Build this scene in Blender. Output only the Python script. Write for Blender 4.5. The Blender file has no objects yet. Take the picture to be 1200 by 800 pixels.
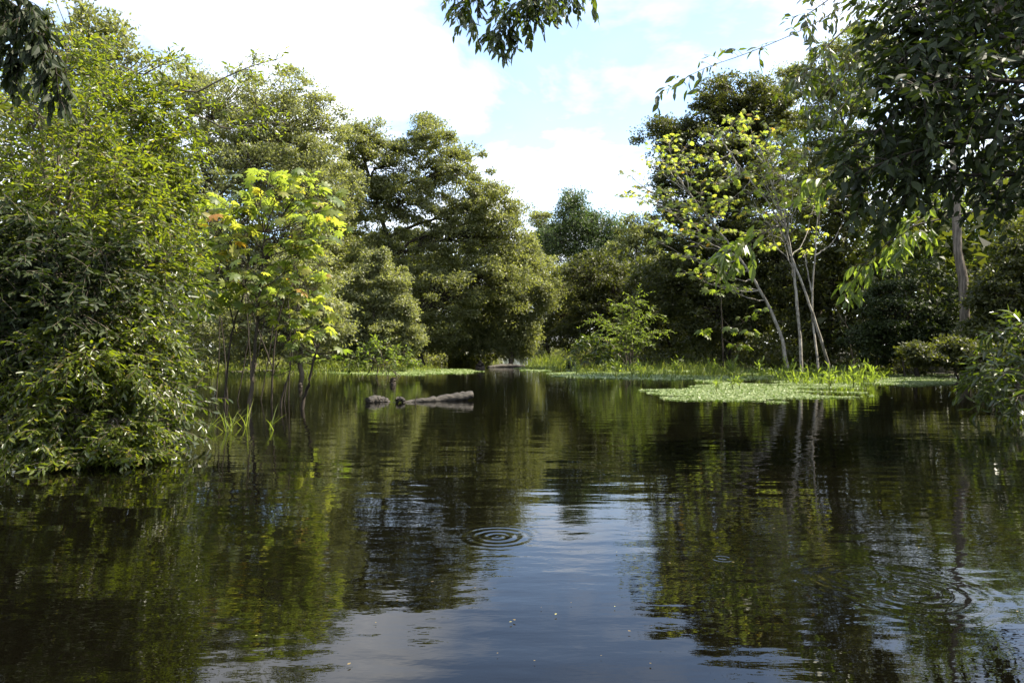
import bpy, math
import numpy as np
from mathutils import Vector, Matrix

# ------------------------------------------------------------------ camera, sky, sun, exposure
scene = bpy.context.scene
COL = scene.collection
CAMZ, HZ, F = 1.4, 407.0, 800.0          # eye height, horizon row and focal length of the 1200x800 photograph
cam_data = bpy.data.cameras.new('camera')
cam_data.lens, cam_data.sensor_width = 24.0, 36.0
cam_data.clip_start, cam_data.clip_end = 0.05, 3000.0
camera = bpy.data.objects.new('camera', cam_data)
COL.objects.link(camera)
camera.location = (0, 0, CAMZ)
camera.rotation_euler = (math.radians(90) + math.atan((HZ - 400) / F), 0, 0)
scene.camera = camera

SUN_AZ, SUN_EL = math.radians(86), math.radians(53)      # azimuth from the view direction towards the right
SUN = Vector((math.sin(SUN_AZ) * math.cos(SUN_EL), math.cos(SUN_AZ) * math.cos(SUN_EL), math.sin(SUN_EL)))
world = bpy.data.worlds.new('World')
scene.world = world
world.use_nodes = True
wt = world.node_tree
wt.nodes.clear()
def wn(t, **kw):
    n = wt.nodes.new(t)
    for k, v in kw.items():
        setattr(n, k, v)
    return n
sky = wn('ShaderNodeTexSky', sky_type='NISHITA', sun_disc=False)
sky.sun_elevation, sky.sun_rotation = SUN_EL, SUN_AZ
sky.air_density, sky.dust_density, sky.ozone_density = 1.0, 0.6, 2.0
tc = wn('ShaderNodeTexCoord')
sep = wn('ShaderNodeSeparateXYZ')
wt.links.new(tc.outputs['Generated'], sep.inputs[0])
zc = wn('ShaderNodeMath', operation='MAXIMUM'); zc.inputs[1].default_value = 0.0
wt.links.new(sep.outputs['Z'], zc.inputs[0])
za = wn('ShaderNodeMath', operation='ADD'); za.inputs[1].default_value = 0.16
wt.links.new(zc.outputs[0], za.inputs[0])
dv = wn('ShaderNodeVectorMath', operation='DIVIDE'); dvo = wn('ShaderNodeVectorMath', operation='ADD'); dvo.inputs[1].default_value = (3.7, 1.9, 0.4)
cmb = wn('ShaderNodeCombineXYZ')
for i in range(3):
    wt.links.new(za.outputs[0], cmb.inputs[i])
wt.links.new(tc.outputs['Generated'], dv.inputs[0]); wt.links.new(cmb.outputs[0], dv.inputs[1])
cn = wn('ShaderNodeTexNoise')
cn.inputs['Scale'].default_value = 1.5; cn.inputs['Detail'].default_value = 7.0
cn.inputs['Roughness'].default_value = 0.58; cn.inputs['Distortion'].default_value = 0.25
wt.links.new(dv.outputs[0], dvo.inputs[0]); wt.links.new(dvo.outputs[0], cn.inputs['Vector'])
cr = wn('ShaderNodeValToRGB')
cr.color_ramp.elements[0].position, cr.color_ramp.elements[0].color = 0.40, (0.07, 0.07, 0.07, 1)
cr.color_ramp.elements[1].position, cr.color_ramp.elements[1].color = 0.64, (1, 1, 1, 1)
wt.links.new(cn.outputs['Fac'], cr.inputs[0])
mixc = wn('ShaderNodeMix', data_type='RGBA')
CLOUD = 5.8
mixc.inputs['B'].default_value = (CLOUD, CLOUD * 1.0, CLOUD * 1.03, 1)
wt.links.new(cr.outputs[0], mixc.inputs['Factor'])
wt.links.new(sky.outputs[0], mixc.inputs['A'])
cn2 = wn('ShaderNodeTexNoise'); cn2.inputs['Scale'].default_value = 3.1; cn2.inputs['Detail'].default_value = 6.0
wt.links.new(dvo.outputs[0], cn2.inputs['Vector'])
cr2 = wn('ShaderNodeValToRGB')                       # thinner and thicker places in the cloud
cr2.color_ramp.elements[0].position, cr2.color_ramp.elements[0].color = 0.30, (CLOUD * .70, CLOUD * .74, CLOUD * .82, 1)
cr2.color_ramp.elements[1].position, cr2.color_ramp.elements[1].color = 0.62, (CLOUD * 1.05, CLOUD * 1.05, CLOUD * 1.06, 1)
wt.links.new(cn2.outputs['Fac'], cr2.inputs[0]); wt.links.new(cr2.outputs[0], mixc.inputs['B'])
bg = wn('ShaderNodeBackground'); bg.inputs['Strength'].default_value = 0.128
wt.links.new(mixc.outputs['Result'], bg.inputs['Color'])
wo = wn('ShaderNodeOutputWorld')
wt.links.new(bg.outputs[0], wo.inputs['Surface'])

sun_data = bpy.data.lights.new('sun', 'SUN')
sun_data.energy, sun_data.angle, sun_data.color = 5.0, math.radians(0.53), (1.0, 0.92, 0.76)
sun = bpy.data.objects.new('sun', sun_data)
COL.objects.link(sun)
sun.rotation_euler = SUN.to_track_quat('Z', 'Y').to_euler()
sun.location = SUN * 60

vs = scene.view_settings
vs.view_transform, vs.look, vs.exposure, vs.gamma = 'Standard', 'None', 1.68, 1.0
vs.use_curve_mapping = False
cy = scene.cycles
cy.max_bounces, cy.diffuse_bounces, cy.glossy_bounces, cy.transmission_bounces = 7, 3, 3, 4
cy.caustics_reflective = cy.caustics_refractive = False
cy.sample_clamp_indirect = 6.0
cy.use_denoising = True

# ------------------------------------------------------------------ helpers
def P(px, py, D):
    """point at depth D metres seen at that place of the photograph"""
    return np.array([(px - 600) / F * D, D, CAMZ + (HZ - py) / F * D])
def W(px, py):
    """point on the water surface"""
    D = CAMZ * F / (py - HZ)
    return np.array([(px - 600) / F * D, D, 0.0])
def unit(v):
    v = np.asarray(v, float)
    return v / np.maximum(np.linalg.norm(v, axis=-1, keepdims=True), 1e-9)
RNG = np.random.default_rng
UP = np.array([0, 0, 1.0])

def mesh_from(name, verts, quads, mat=None, smooth=False):
    me = bpy.data.meshes.new(name)
    verts = np.ascontiguousarray(verts, np.float32); quads = np.ascontiguousarray(quads, np.int32)
    me.vertices.add(len(verts)); me.vertices.foreach_set('co', verts.ravel())
    k = quads.shape[1]
    me.loops.add(quads.size); me.loops.foreach_set('vertex_index', quads.ravel())
    me.polygons.add(len(quads))
    me.polygons.foreach_set('loop_start', np.arange(0, quads.size, k, dtype=np.int32))
    me.polygons.foreach_set('loop_total', np.full(len(quads), k, np.int32))
    if smooth:
        me.polygons.foreach_set('use_smooth', np.ones(len(quads), bool))
    me.update(calc_edges=True)
    if mat: me.materials.append(mat)
    return me
def link(name, data, parent=None, loc=None):
    o = bpy.data.objects.new(name, data)
    COL.objects.link(o)
    if parent: o.parent = parent
    if loc is not None: o.location = loc
    return o
def tag(o, label=None, cat=None, group=None, kind=None):
    if label: o['label'] = label
    if cat: o['category'] = cat
    if group: o['group'] = group
    if kind: o['kind'] = kind
    return o
def thing(name, label, cat, loc, group=None):
    o = bpy.data.objects.new(name, None)
    o.empty_display_size = 0.2
    COL.objects.link(o); o.location = tuple(loc)
    return tag(o, label, cat, group)

class MB:
    """collects tubes as quads"""
    def __init__(s): s.v, s.f, s.n = [], [], 0
    def tube(s, pts, r0, r1, sides=5, wob=0.0, rng=None, caps=False, radii=None):
        pts = np.asarray(pts, float); n = len(pts)
        t = np.gradient(pts, axis=0); t = unit(t)
        ref = np.where(np.abs(t[:, 2:3]) > 0.9, np.array([[1.0, 0, 0]]), np.array([[0, 0, 1.0]]))
        a = unit(np.cross(t, ref)); b = np.cross(t, a)
        r = np.linspace(r0, r1, n) if radii is None else np.asarray(radii, float)
        ang = np.arange(sides) * 2 * math.pi / sides
        R = r[:, None] * np.ones(sides)
        if wob: R = R * (1 + wob * rng.standard_normal((n, sides)))
        ring = pts[:, None] + R[..., None] * (np.cos(ang)[None, :, None] * a[:, None] + np.sin(ang)[None, :, None] * b[:, None])
        s.v.append(ring.reshape(-1, 3))
        i = np.arange(n - 1)[:, None] * sides; j = np.arange(sides)[None]; j2 = (j + 1) % sides
        s.f.append((np.stack([i + j, i + j2, i + sides + j2, i + sides + j], -1).reshape(-1, 4)) + s.n)
        s.n += n * sides
        if caps:
            for k, q in ((0, pts[0]), (n - 1, pts[-1])):
                s.v.append(q[None]); c = s.n; s.n += 1
                base = c - n * sides - (0 if k == 0 else 1) + k * sides
                s.f.append(np.array([[base + jj, base + (jj + 1) % sides, c, c] for jj in range(0, sides)]))
    def mesh(s, name, mat, off=(0, 0, 0)):
        f = np.concatenate(s.f)
        return mesh_from(name, np.concatenate(s.v) - np.asarray(off), f, mat, True)

def bez(p0, p1, p2, n):
    t = np.linspace(0, 1, n)[:, None]
    return (1 - t) ** 2 * p0 + 2 * t * (1 - t) * p1 + t * t * p2
def spline(ctrl, n):
    """smooth curve through control points (Catmull-Rom)"""
    c = np.asarray(ctrl, float)
    c = np.vstack([2 * c[0] - c[1], c, 2 * c[-1] - c[-2]])
    seg = len(c) - 3
    out = []
    for u in np.linspace(0, seg - 1e-6, n):
        i = int(u); t = u - i
        a, b, d, e = c[i:i + 4]
        out.append(0.5 * (2 * b + (d - a) * t + (2 * a - 5 * b + 4 * d - e) * t * t + (3 * b - a - 3 * d + e) * t ** 3))
    return np.array(out)

# ------------------------------------------------------------------ materials
def new_mat(name):
    m = bpy.data.materials.new(name); m.use_nodes = True
    nt = m.node_tree; nt.nodes.clear()
    return m, nt
def leaf_mat(name, cols, trans, rough=0.42, spec=0.5, mix=0.42, tvar=0.5):
    """leaf: glossy front, light shining through from behind, colour varying from leaf to leaf"""
    m, nt = new_mat(name)
    N, L = nt.nodes.new, nt.links.new
    geo, oi = N('ShaderNodeNewGeometry'), N('ShaderNodeObjectInfo')
    add = N('ShaderNodeMath'); add.operation = 'ADD'
    L(geo.outputs['Random Per Island'], add.inputs[0]); L(oi.outputs['Random'], add.inputs[1])
    fr = N('ShaderNodeMath'); fr.operation = 'FRACT'; L(add.outputs[0], fr.inputs[0])
    ramp = N('ShaderNodeValToRGB')
    els = ramp.color_ramp.elements
    while len(els) < len(cols): els.new(0.5)
    for k, (pos, c) in enumerate(cols):
        els[k].position, els[k].color = pos, (*c, 1)
    L(fr.outputs[0], ramp.inputs[0])
    p = N('ShaderNodeBsdfPrincipled')
    p.inputs['Roughness'].default_value = rough; p.inputs['Specular IOR Level'].default_value = spec
    L(ramp.outputs[0], p.inputs['Base Color'])
    tr = N('ShaderNodeBsdfTranslucent')
    tm = N('ShaderNodeMix'); tm.data_type = 'RGBA'; tm.blend_type = 'MULTIPLY'; tm.inputs['Factor'].default_value = tvar
    nrm = N('ShaderNodeVectorMath'); nrm.operation = 'SCALE'; nrm.inputs['Scale'].default_value = 9.0
    L(ramp.outputs[0], nrm.inputs[0])
    tm.inputs['A'].default_value = (*trans, 1); L(nrm.outputs[0], tm.inputs['B'])
    L(tm.outputs['Result'], tr.inputs['Color'])
    ms = N('ShaderNodeMixShader'); ms.inputs[0].default_value = mix
    L(p.outputs[0], ms.inputs[1]); L(tr.outputs[0], ms.inputs[2])
    out = N('ShaderNodeOutputMaterial'); L(ms.outputs[0], out.inputs['Surface'])
    return m
def bark_mat(name, c1, c2, scale=6.0, bump=0.02, stretch=0.25, rough=0.85, sx=1.0):
    m, nt = new_mat(name)
    N, L = nt.nodes.new, nt.links.new
    tcn, mp = N('ShaderNodeTexCoord'), N('ShaderNodeMapping')
    mp.inputs['Scale'].default_value = (sx, 1, stretch)
    L(tcn.outputs['Object'], mp.inputs[0])
    no = N('ShaderNodeTexNoise'); no.inputs['Scale'].default_value = scale; no.inputs['Detail'].default_value = 6; no.inputs['Roughness'].default_value = 0.65
    L(mp.outputs[0], no.inputs['Vector'])
    ramp = N('ShaderNodeValToRGB')
    ramp.color_ramp.elements[0].position, ramp.color_ramp.elements[0].color = 0.33, (*c1, 1)
    ramp.color_ramp.elements[1].position, ramp.color_ramp.elements[1].color = 0.66, (*c2, 1)
    L(no.outputs['Fac'], ramp.inputs[0])
    p = N('ShaderNodeBsdfPrincipled'); p.inputs['Roughness'].default_value = rough; p.inputs['Specular IOR Level'].default_value = 0.25
    L(ramp.outputs[0], p.inputs['Base Color'])
    bp = N('ShaderNodeBump'); bp.inputs['Distance'].default_value = bump; bp.inputs['Strength'].default_value = 0.9
    L(no.outputs['Fac'], bp.inputs['Height']); L(bp.outputs[0], p.inputs['Normal'])
    out = N('ShaderNodeOutputMaterial'); L(p.outputs[0], out.inputs['Surface'])
    return m

M = {}
M['willow'] = leaf_mat('willow_leaf', [(0, (.028, .042, .008)), (.45, (.056, .074, .013)), (.9, (.090, .104, .020)), (1, (.14, .10, .02))], (.36, .41, .028), .36, .55, .46, .6)
M['broad'] = leaf_mat('broad_glossy_leaf', [(0, (.026, .036, .010)), (.6, (.045, .058, .014)), (1, (.075, .088, .022))], (.24, .30, .025), .28, .65, .38, .7)
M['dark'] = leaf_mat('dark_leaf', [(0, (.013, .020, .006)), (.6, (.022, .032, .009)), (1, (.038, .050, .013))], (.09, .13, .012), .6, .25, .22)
M['cecropia'] = leaf_mat('cecropia_leaf', [(0, (.05, .08, .02)), (.55, (.10, .13, .03)), (.96, (.17, .165, .045)), (1, (.25, .11, .02))], (.50, .52, .10), .45, .35, .48, .6)
M['olive'] = leaf_mat('olive_tree_leaf', [(0, (.056, .064, .027)), (.5, (.108, .118, .050)), (1, (.18, .18, .082))], (.31, .33, .07), .48, .4, .42)
M['pale'] = leaf_mat('pale_tree_leaf', [(0, (.078, .088, .042)), (.5, (.138, .146, .072)), (1, (.21, .21, .108))], (.33, .35, .09), .48, .4, .42)
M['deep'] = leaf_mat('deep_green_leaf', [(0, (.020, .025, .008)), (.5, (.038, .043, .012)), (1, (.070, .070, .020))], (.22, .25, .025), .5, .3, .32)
M['vine'] = leaf_mat('vine_leaf', [(0, (.028, .042, .013)), (.6, (.048, .066, .018)), (1, (.085, .10, .026))], (.16, .24, .05), .5, .4, .30)
M['fresh'] = leaf_mat('fresh_leaf', [(0, (.06, .085, .018)), (.6, (.09, .118, .026)), (1, (.14, .155, .04))], (.32, .39, .05), .42, .4, .45)
M['duck'] = leaf_mat('floating_plant', [(0, (.11, .15, .05)), (.6, (.165, .205, .078)), (1, (.24, .26, .12))], (.2, .3, .05), .5, .5, .15)
M['grass'] = leaf_mat('water_grass', [(0, (.06, .085, .02)), (.6, (.11, .14, .03)), (1, (.22, .22, .06))], (.36, .41, .06), .45, .4, .40)
M['dead'] = leaf_mat('fallen_leaf', [(0, (.06, .045, .02)), (.7, (.16, .12, .05)), (1, (.32, .30, .10))], (.3, .25, .08), .5, .4, .2)
M['bark'] = bark_mat('grey_brown_bark', (.045, .036, .026), (.13, .105, .075))
M['dark_bark'] = bark_mat('dark_bark', (.018, .014, .010), (.055, .043, .032))
M['pale_bark'] = bark_mat('pale_bark', (.07, .06, .045), (.34, .31, .26), 5.0, .008, .6)
M['trunk_bark'] = bark_mat('furrowed_bark', (.035, .028, .020), (.20, .165, .13), 12.0, .06, .10)
M['log'] = bark_mat('wet_log', (.006, .005, .004), (.075, .064, .052), 20.0, .05, 1.0, .6, .18)

def water_mat():
    m, nt = new_mat('dark_water')
    N, L = nt.nodes.new, nt.links.new
    def math_(op, a, b=None, c=None):
        n = N('ShaderNodeMath'); n.operation = op
        for i, q in enumerate((a, b, c)):
            if q is None: continue
            if isinstance(q, (int, float)): n.inputs[i].default_value = q
            else: L(q, n.inputs[i])
        return n.outputs[0]
    tcn = N('ShaderNodeTexCoord')
    def noise(sx, sy, scale, detail, rough=.5, off=0.0):
        mp = N('ShaderNodeMapping'); mp.inputs['Scale'].default_value = (sx, sy, 1); mp.inputs['Location'].default_value = (off, off, 0)
        L(tcn.outputs['Object'], mp.inputs[0])
        n = N('ShaderNodeTexNoise'); n.inputs['Scale'].default_value = scale; n.inputs['Detail'].default_value = detail; n.inputs['Roughness'].default_value = rough
        L(mp.outputs[0], n.inputs['Vector'])
        return n.outputs['Fac']
    h = math_('MULTIPLY', noise(.45, 1.5, 1.7, 2.0), .0072)                 # long low swell
    calm = math_('MULTIPLY_ADD', noise(.25, .5, .6, 1.0, off=7), 1.6, -.35)
    calm = math_('MINIMUM', math_('MAXIMUM', calm, .12), 1.0)
    chop = math_('MULTIPLY', math_('MULTIPLY', noise(.6, 1.4, 6.0, 3.0, .55), .0027), calm)
    h = math_('ADD', h, chop)
    wobble = noise(1, 1, 3.0, 2.0, off=3)
    chopn = noise(1, 1, 5.0, 2.0, off=11)
    sp = N('ShaderNodeSeparateXYZ'); L(tcn.outputs['Object'], sp.inputs[0])
    for px, py, R, A, wl in ((583, 628, .36, .0017, .085), (846, 653, .15, .0016, .05), (1062, 690, .62, .0008, .10), (1005, 676, .45, .0007, .075), (390, 575, .45, .0006, .11)):
        c = W(px, py)
        dx = math_('SUBTRACT', sp.outputs[0], float(c[0])); dy = math_('SUBTRACT', sp.outputs[1], float(c[1]))
        r = math_('SQRT', math_('ADD', math_('MULTIPLY', dx, dx), math_('MULTIPLY', dy, dy)))
        r = math_('ADD', r, math_('MULTIPLY', math_('SUBTRACT', wobble, .5), .012))
        win = math_('MAXIMUM', math_('SUBTRACT', 1.0, math_('DIVIDE', r, R)), 0.0)
        win = math_('MULTIPLY', win, math_('MULTIPLY_ADD', chopn, 1.4, .2))
        ring = math_('MULTIPLY', math_('MULTIPLY', math_('SINE', math_('MULTIPLY', r, 2 * math.pi / wl)), win), A)
        h = math_('ADD', h, ring)
    bp = N('ShaderNodeBump'); bp.inputs['Distance'].default_value = 1.0; bp.inputs['Strength'].default_value = 1.0
    L(h, bp.inputs['Height'])
    p = N('ShaderNodeBsdfPrincipled')
    p.inputs['Base Color'].default_value = (.0016, .0014, .0008, 1)
    p.inputs['Roughness'].default_value = 0.0; p.inputs['IOR'].default_value = 1.333
    L(bp.outputs[0], p.inputs['Normal'])
    out = N('ShaderNodeOutputMaterial'); L(p.outputs[0], out.inputs['Surface'])
    return m
M['water'] = water_mat()
def soil_mat():
    m, nt = new_mat('forest_floor')
    N, L = nt.nodes.new, nt.links.new
    tcn = N('ShaderNodeTexCoord'); no = N('ShaderNodeTexNoise')
    no.inputs['Scale'].default_value = 1.3; no.inputs['Detail'].default_value = 8
    L(tcn.outputs['Object'], no.inputs['Vector'])
    ramp = N('ShaderNodeValToRGB')
    ramp.color_ramp.elements[0].position, ramp.color_ramp.elements[0].color = .35, (.018, .014, .008, 1)
    ramp.color_ramp.elements[1].position, ramp.color_ramp.elements[1].color = .65, (.045, .040, .018, 1)
    L(no.outputs['Fac'], ramp.inputs[0])
    p = N('ShaderNodeBsdfPrincipled'); p.inputs['Roughness'].default_value = .95
    L(ramp.outputs[0], p.inputs['Base Color'])
    bp = N('ShaderNodeBump'); bp.inputs['Distance'].default_value = .15; L(no.outputs['Fac'], bp.inputs['Height']); L(bp.outputs[0], p.inputs['Normal'])
    out = N('ShaderNodeOutputMaterial'); L(p.outputs[0], out.inputs['Surface'])
    return m
M['soil'] = soil_mat()

# ------------------------------------------------------------------ setting: water and the flooded ground
SHORE = np.array([(-14, -60), (-14, 4), (-9.5, 14), (-15, 30), (-14, 42), (-8, 52), (-6, 70), (-8, 104), (8, 106),
                  (9, 75), (8, 56), (11, 44), (16, 37), (21, 30), (20, 20), (13, 15), (14, 4), (14, -60)], float)
def inside(x, y, poly=SHORE):
    r = np.zeros(x.shape, bool); n = len(poly)
    for i in range(n):
        (x1, y1), (x2, y2) = poly[i], poly[(i + 1) % n]
        c = ((y1 > y) != (y2 > y))
        r ^= c & (x < (x2 - x1) * (y - y1) / ((y2 - y1) if y2 != y1 else 1e-9) + x1)
    return r
def shore_dist(x, y, poly=SHORE):
    d = np.full(x.shape, 1e9); n = len(poly)
    for i in range(n):
        a, b = poly[i], poly[(i + 1) % n]
        ab = b - a; L2 = ab @ ab
        t = np.clip(((x - a[0]) * ab[0] + (y - a[1]) * ab[1]) / L2, 0, 1)
        d = np.minimum(d, np.hypot(x - a[0] - t * ab[0], y - a[1] - t * ab[1]))
    return np.where(inside(x, y, poly), -d, d)
g = np.concatenate([np.linspace(-420, -120, 6), np.linspace(-110, 110, 111), np.linspace(120, 420, 6)])
gx, gy = np.meshgrid(g, g + 40)
rg = RNG(1)
gz = np.clip((shore_dist(gx, gy) - 4) * .07, -1.4, .55) + .05 * rg.standard_normal(gx.shape)
nv = len(g); ii = np.arange(nv - 1)
q = (ii[:, None] * nv + ii[None]).ravel()
quads = np.stack([q, q + 1, q + nv + 1, q + nv], -1)
tag(link('ground', mesh_from('ground', np.stack([gx.ravel(), gy.ravel(), gz.ravel()], -1), quads, M['soil'], True)), kind='structure')
wv = np.array([(-420, -380, 0), (420, -380, 0), (420, 460, 0), (-420, 460, 0)], float)
tag(link('water', mesh_from('water', wv, np.array([[0, 1, 2, 3]]), M['water'])), kind='structure')

# ------------------------------------------------------------------ leaves
def blade_unit(kind):
    """one leaf of length 1 and width 1, base at the origin, tip along +Y, face up +Z: verts, quads"""
    if kind == 'leaf':
        prof = [(0, .02), (.18, .32), (.42, .5), (.70, .36), (.90, .13), (1, .0)]
        v, f = [], []
        for i, (t, w) in enumerate(prof):
            zc_ = -.10 * t * t - .02
            v += [(-w, t, zc_ + .16 * w), (0, t, zc_), (w, t, zc_ + .16 * w)]
            if i:
                b = i * 3
                f += [(b - 3, b - 2, b + 1, b), (b - 2, b - 1, b + 2, b + 1)]
        return np.array(v, float), np.array(f)
    if kind == 'palm':                      # lobed, hand-shaped leaf on the middle of which the stalk sits
        v, f = [(0, 0, 0)], []
        k = 8
        for i in range(k):
            a = -2.45 + 4.9 * i / (k - 1)
            ln = .5 * (1 - .42 * abs(a / 2.45) ** 2)
            d = np.array([math.sin(a), math.cos(a)]); s = np.array([d[1], -d[0]])
            b = len(v)
            for t, w, z in ((.45, -.085, -.03), (.45, .085, -.03), (1, 0, -.13)):
                pnt = d * ln * t + s * w
                v.append((pnt[0], pnt[1], z + (.0 if t < 1 else 0)))
            m1, m2 = d * ln * .78 - s * .065, d * ln * .78 + s * .065
            v += [(m1[0], m1[1], -.07), (m2[0], m2[1], -.07)]
            f += [(0, b + 1, b, 0), (b, b + 1, b + 4, b + 3), (b + 3, b + 4, b + 2, b + 2)]
        fixed = [tuple(q) for q in f]
        return np.array(v, float), fixed
    if kind == 'grass':
        v, f = [], []
        for i, t in enumerate((0, .35, .7, 1)):
            w = (.5, .45, .28, .02)[i]; z = -.30 * t * t
            v += [(-w, t, z), (w, t, z)]
            if i: f.append((2 * i - 2, 2 * i - 1, 2 * i + 1, 2 * i))
        return np.array(v, float), np.array(f)
UNIT = {}
def unit_mesh(kind, mat):
    key = (kind, mat)
    if key not in UNIT:
        v, f = blade_unit(kind)
        me = bpy.data.meshes.new(kind)
        fs = []
        for q in f:
            q = list(dict.fromkeys(int(i) for i in q)); fs.append(q)
        me.from_pydata([tuple(p) for p in v], [], fs); me.update()
        me.materials.append(M[mat]); UNIT[key] = me
    return UNIT[key]

class Leaves:
    def __init__(s): s.a = []
    def add(s, pos, d, n, ln, wd):
        pos = np.atleast_2d(pos)
        k = len(pos)
        b = lambda x: np.broadcast_to(np.asarray(x, float), (k, 3)) if np.ndim(x) else x
        s.a.append((pos, b(d), b(n), np.broadcast_to(np.asarray(ln, float), (k,)), np.broadcast_to(np.asarray(wd, float), (k,))))
    def arrays(s):
        pos, d, n, ln, wd = (np.concatenate(x) for x in zip(*s.a))
        d = unit(d); side = unit(np.cross(d, n)); n = np.cross(side, d)
        return pos, d, side, n, ln, wd
def leaf_cloud(pos, d, side, n, ln, wd, kind='quad'):
    """many leaves as one set of quads"""
    L_, W_ = ln[:, None], wd[:, None]
    k = len(pos)
    if kind == 'tri':
        v = np.stack([pos, pos + d * L_ * .7 + side * W_ * .6 - n * L_ * .05, pos + d * L_ * .9 - side * W_ * .5 - n * L_ * .08], 1)
        f = np.arange(3)[None] + 3 * np.arange(k)[:, None]
    elif kind == 'quad':
        v = np.stack([pos, pos + d * L_ * .45 + side * W_ * .5 - n * L_ * .04, pos + d * L_ - n * L_ * .10, pos + d * L_ * .45 - side * W_ * .5 - n * L_ * .04], 1)
        f = np.arange(4)[None] + 4 * np.arange(k)[:, None]
    else:
        fold = n * W_ * .13
        v = np.stack([pos,
                      pos + d * L_ * .28 + side * W_ * .42 + fold, pos + d * L_ * .68 + side * W_ * .36 + fold - n * L_ * .04,
                      pos + d * L_ - n * L_ * .10,
                      pos + d * L_ * .68 - side * W_ * .36 + fold - n * L_ * .04, pos + d * L_ * .28 - side * W_ * .42 + fold], 1)
        f = (np.array([[0, 1, 2, 3], [0, 3, 4, 5]])[None] + 6 * np.arange(k)[:, None, None]).reshape(-1, 4)
    return v.reshape(-1, 3), f
def leaf_parts(lv, root, mat, kind='leaf', limit=300, rest='leaf6', rest_name='foliage'):
    """the leaves that show largest become single leaf objects, the rest one part"""
    pos, d, side, n, ln, wd = lv.arrays()
    org = np.array(root.location)
    mid = pos + d * ln[:, None] * .5
    D = np.maximum(mid[:, 1], .2)
    px, py = 600 + F * mid[:, 0] / D, HZ - F * (mid[:, 2] - CAMZ) / D
    vis = (px > 3) & (px < 1197) & (py > 3) & (py < 797) & (mid[:, 2] > 0)
    size = np.where(vis, ln / D * np.sqrt(np.clip(1 - d[:, 1] ** 2, .05, 1)), -1)
    order = np.argsort(-size)
    pick = order[:limit]; pick = pick[size[pick] > 0]
    others = np.setdiff1d(np.arange(len(pos)), pick)
    me = unit_mesh(kind, mat)
    for i in pick:
        o = link('leaf', me, root)
        s_, d_, n_ = side[i] * wd[i], d[i] * ln[i], n[i] * ln[i]
        c = pos[i] - org
        o.matrix_local = Matrix(((s_[0], d_[0], n_[0], c[0]), (s_[1], d_[1], n_[1], c[1]), (s_[2], d_[2], n_[2], c[2]), (0, 0, 0, 1)))
    if len(others):
        if kind == 'palm':
            uv, uf = blade_unit('palm')
            v = pos[others][:, None] + uv[None, :, 0:1] * (side * wd[:, None])[others][:, None] + uv[None, :, 1:2] * (d * ln[:, None])[others][:, None] + uv[None, :, 2:3] * (n * ln[:, None])[others][:, None]
            f = (np.array(uf)[None] + len(uv) * np.arange(len(others))[:, None, None]).reshape(-1, 4)
            me2 = bpy.data.meshes.new('foliage')
            me2.from_pydata((v.reshape(-1, 3) - org).tolist(), [], [list(dict.fromkeys(q)) for q in f.tolist()]); me2.materials.append(M[mat])
        else:
            v, f = leaf_cloud(pos[others], d[others], side[others], n[others], ln[others], wd[others], rest)
            me2 = mesh_from('foliage', v - org, f, M[mat])
        tag(link(rest_name, me2, root), kind='stuff')

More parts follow.
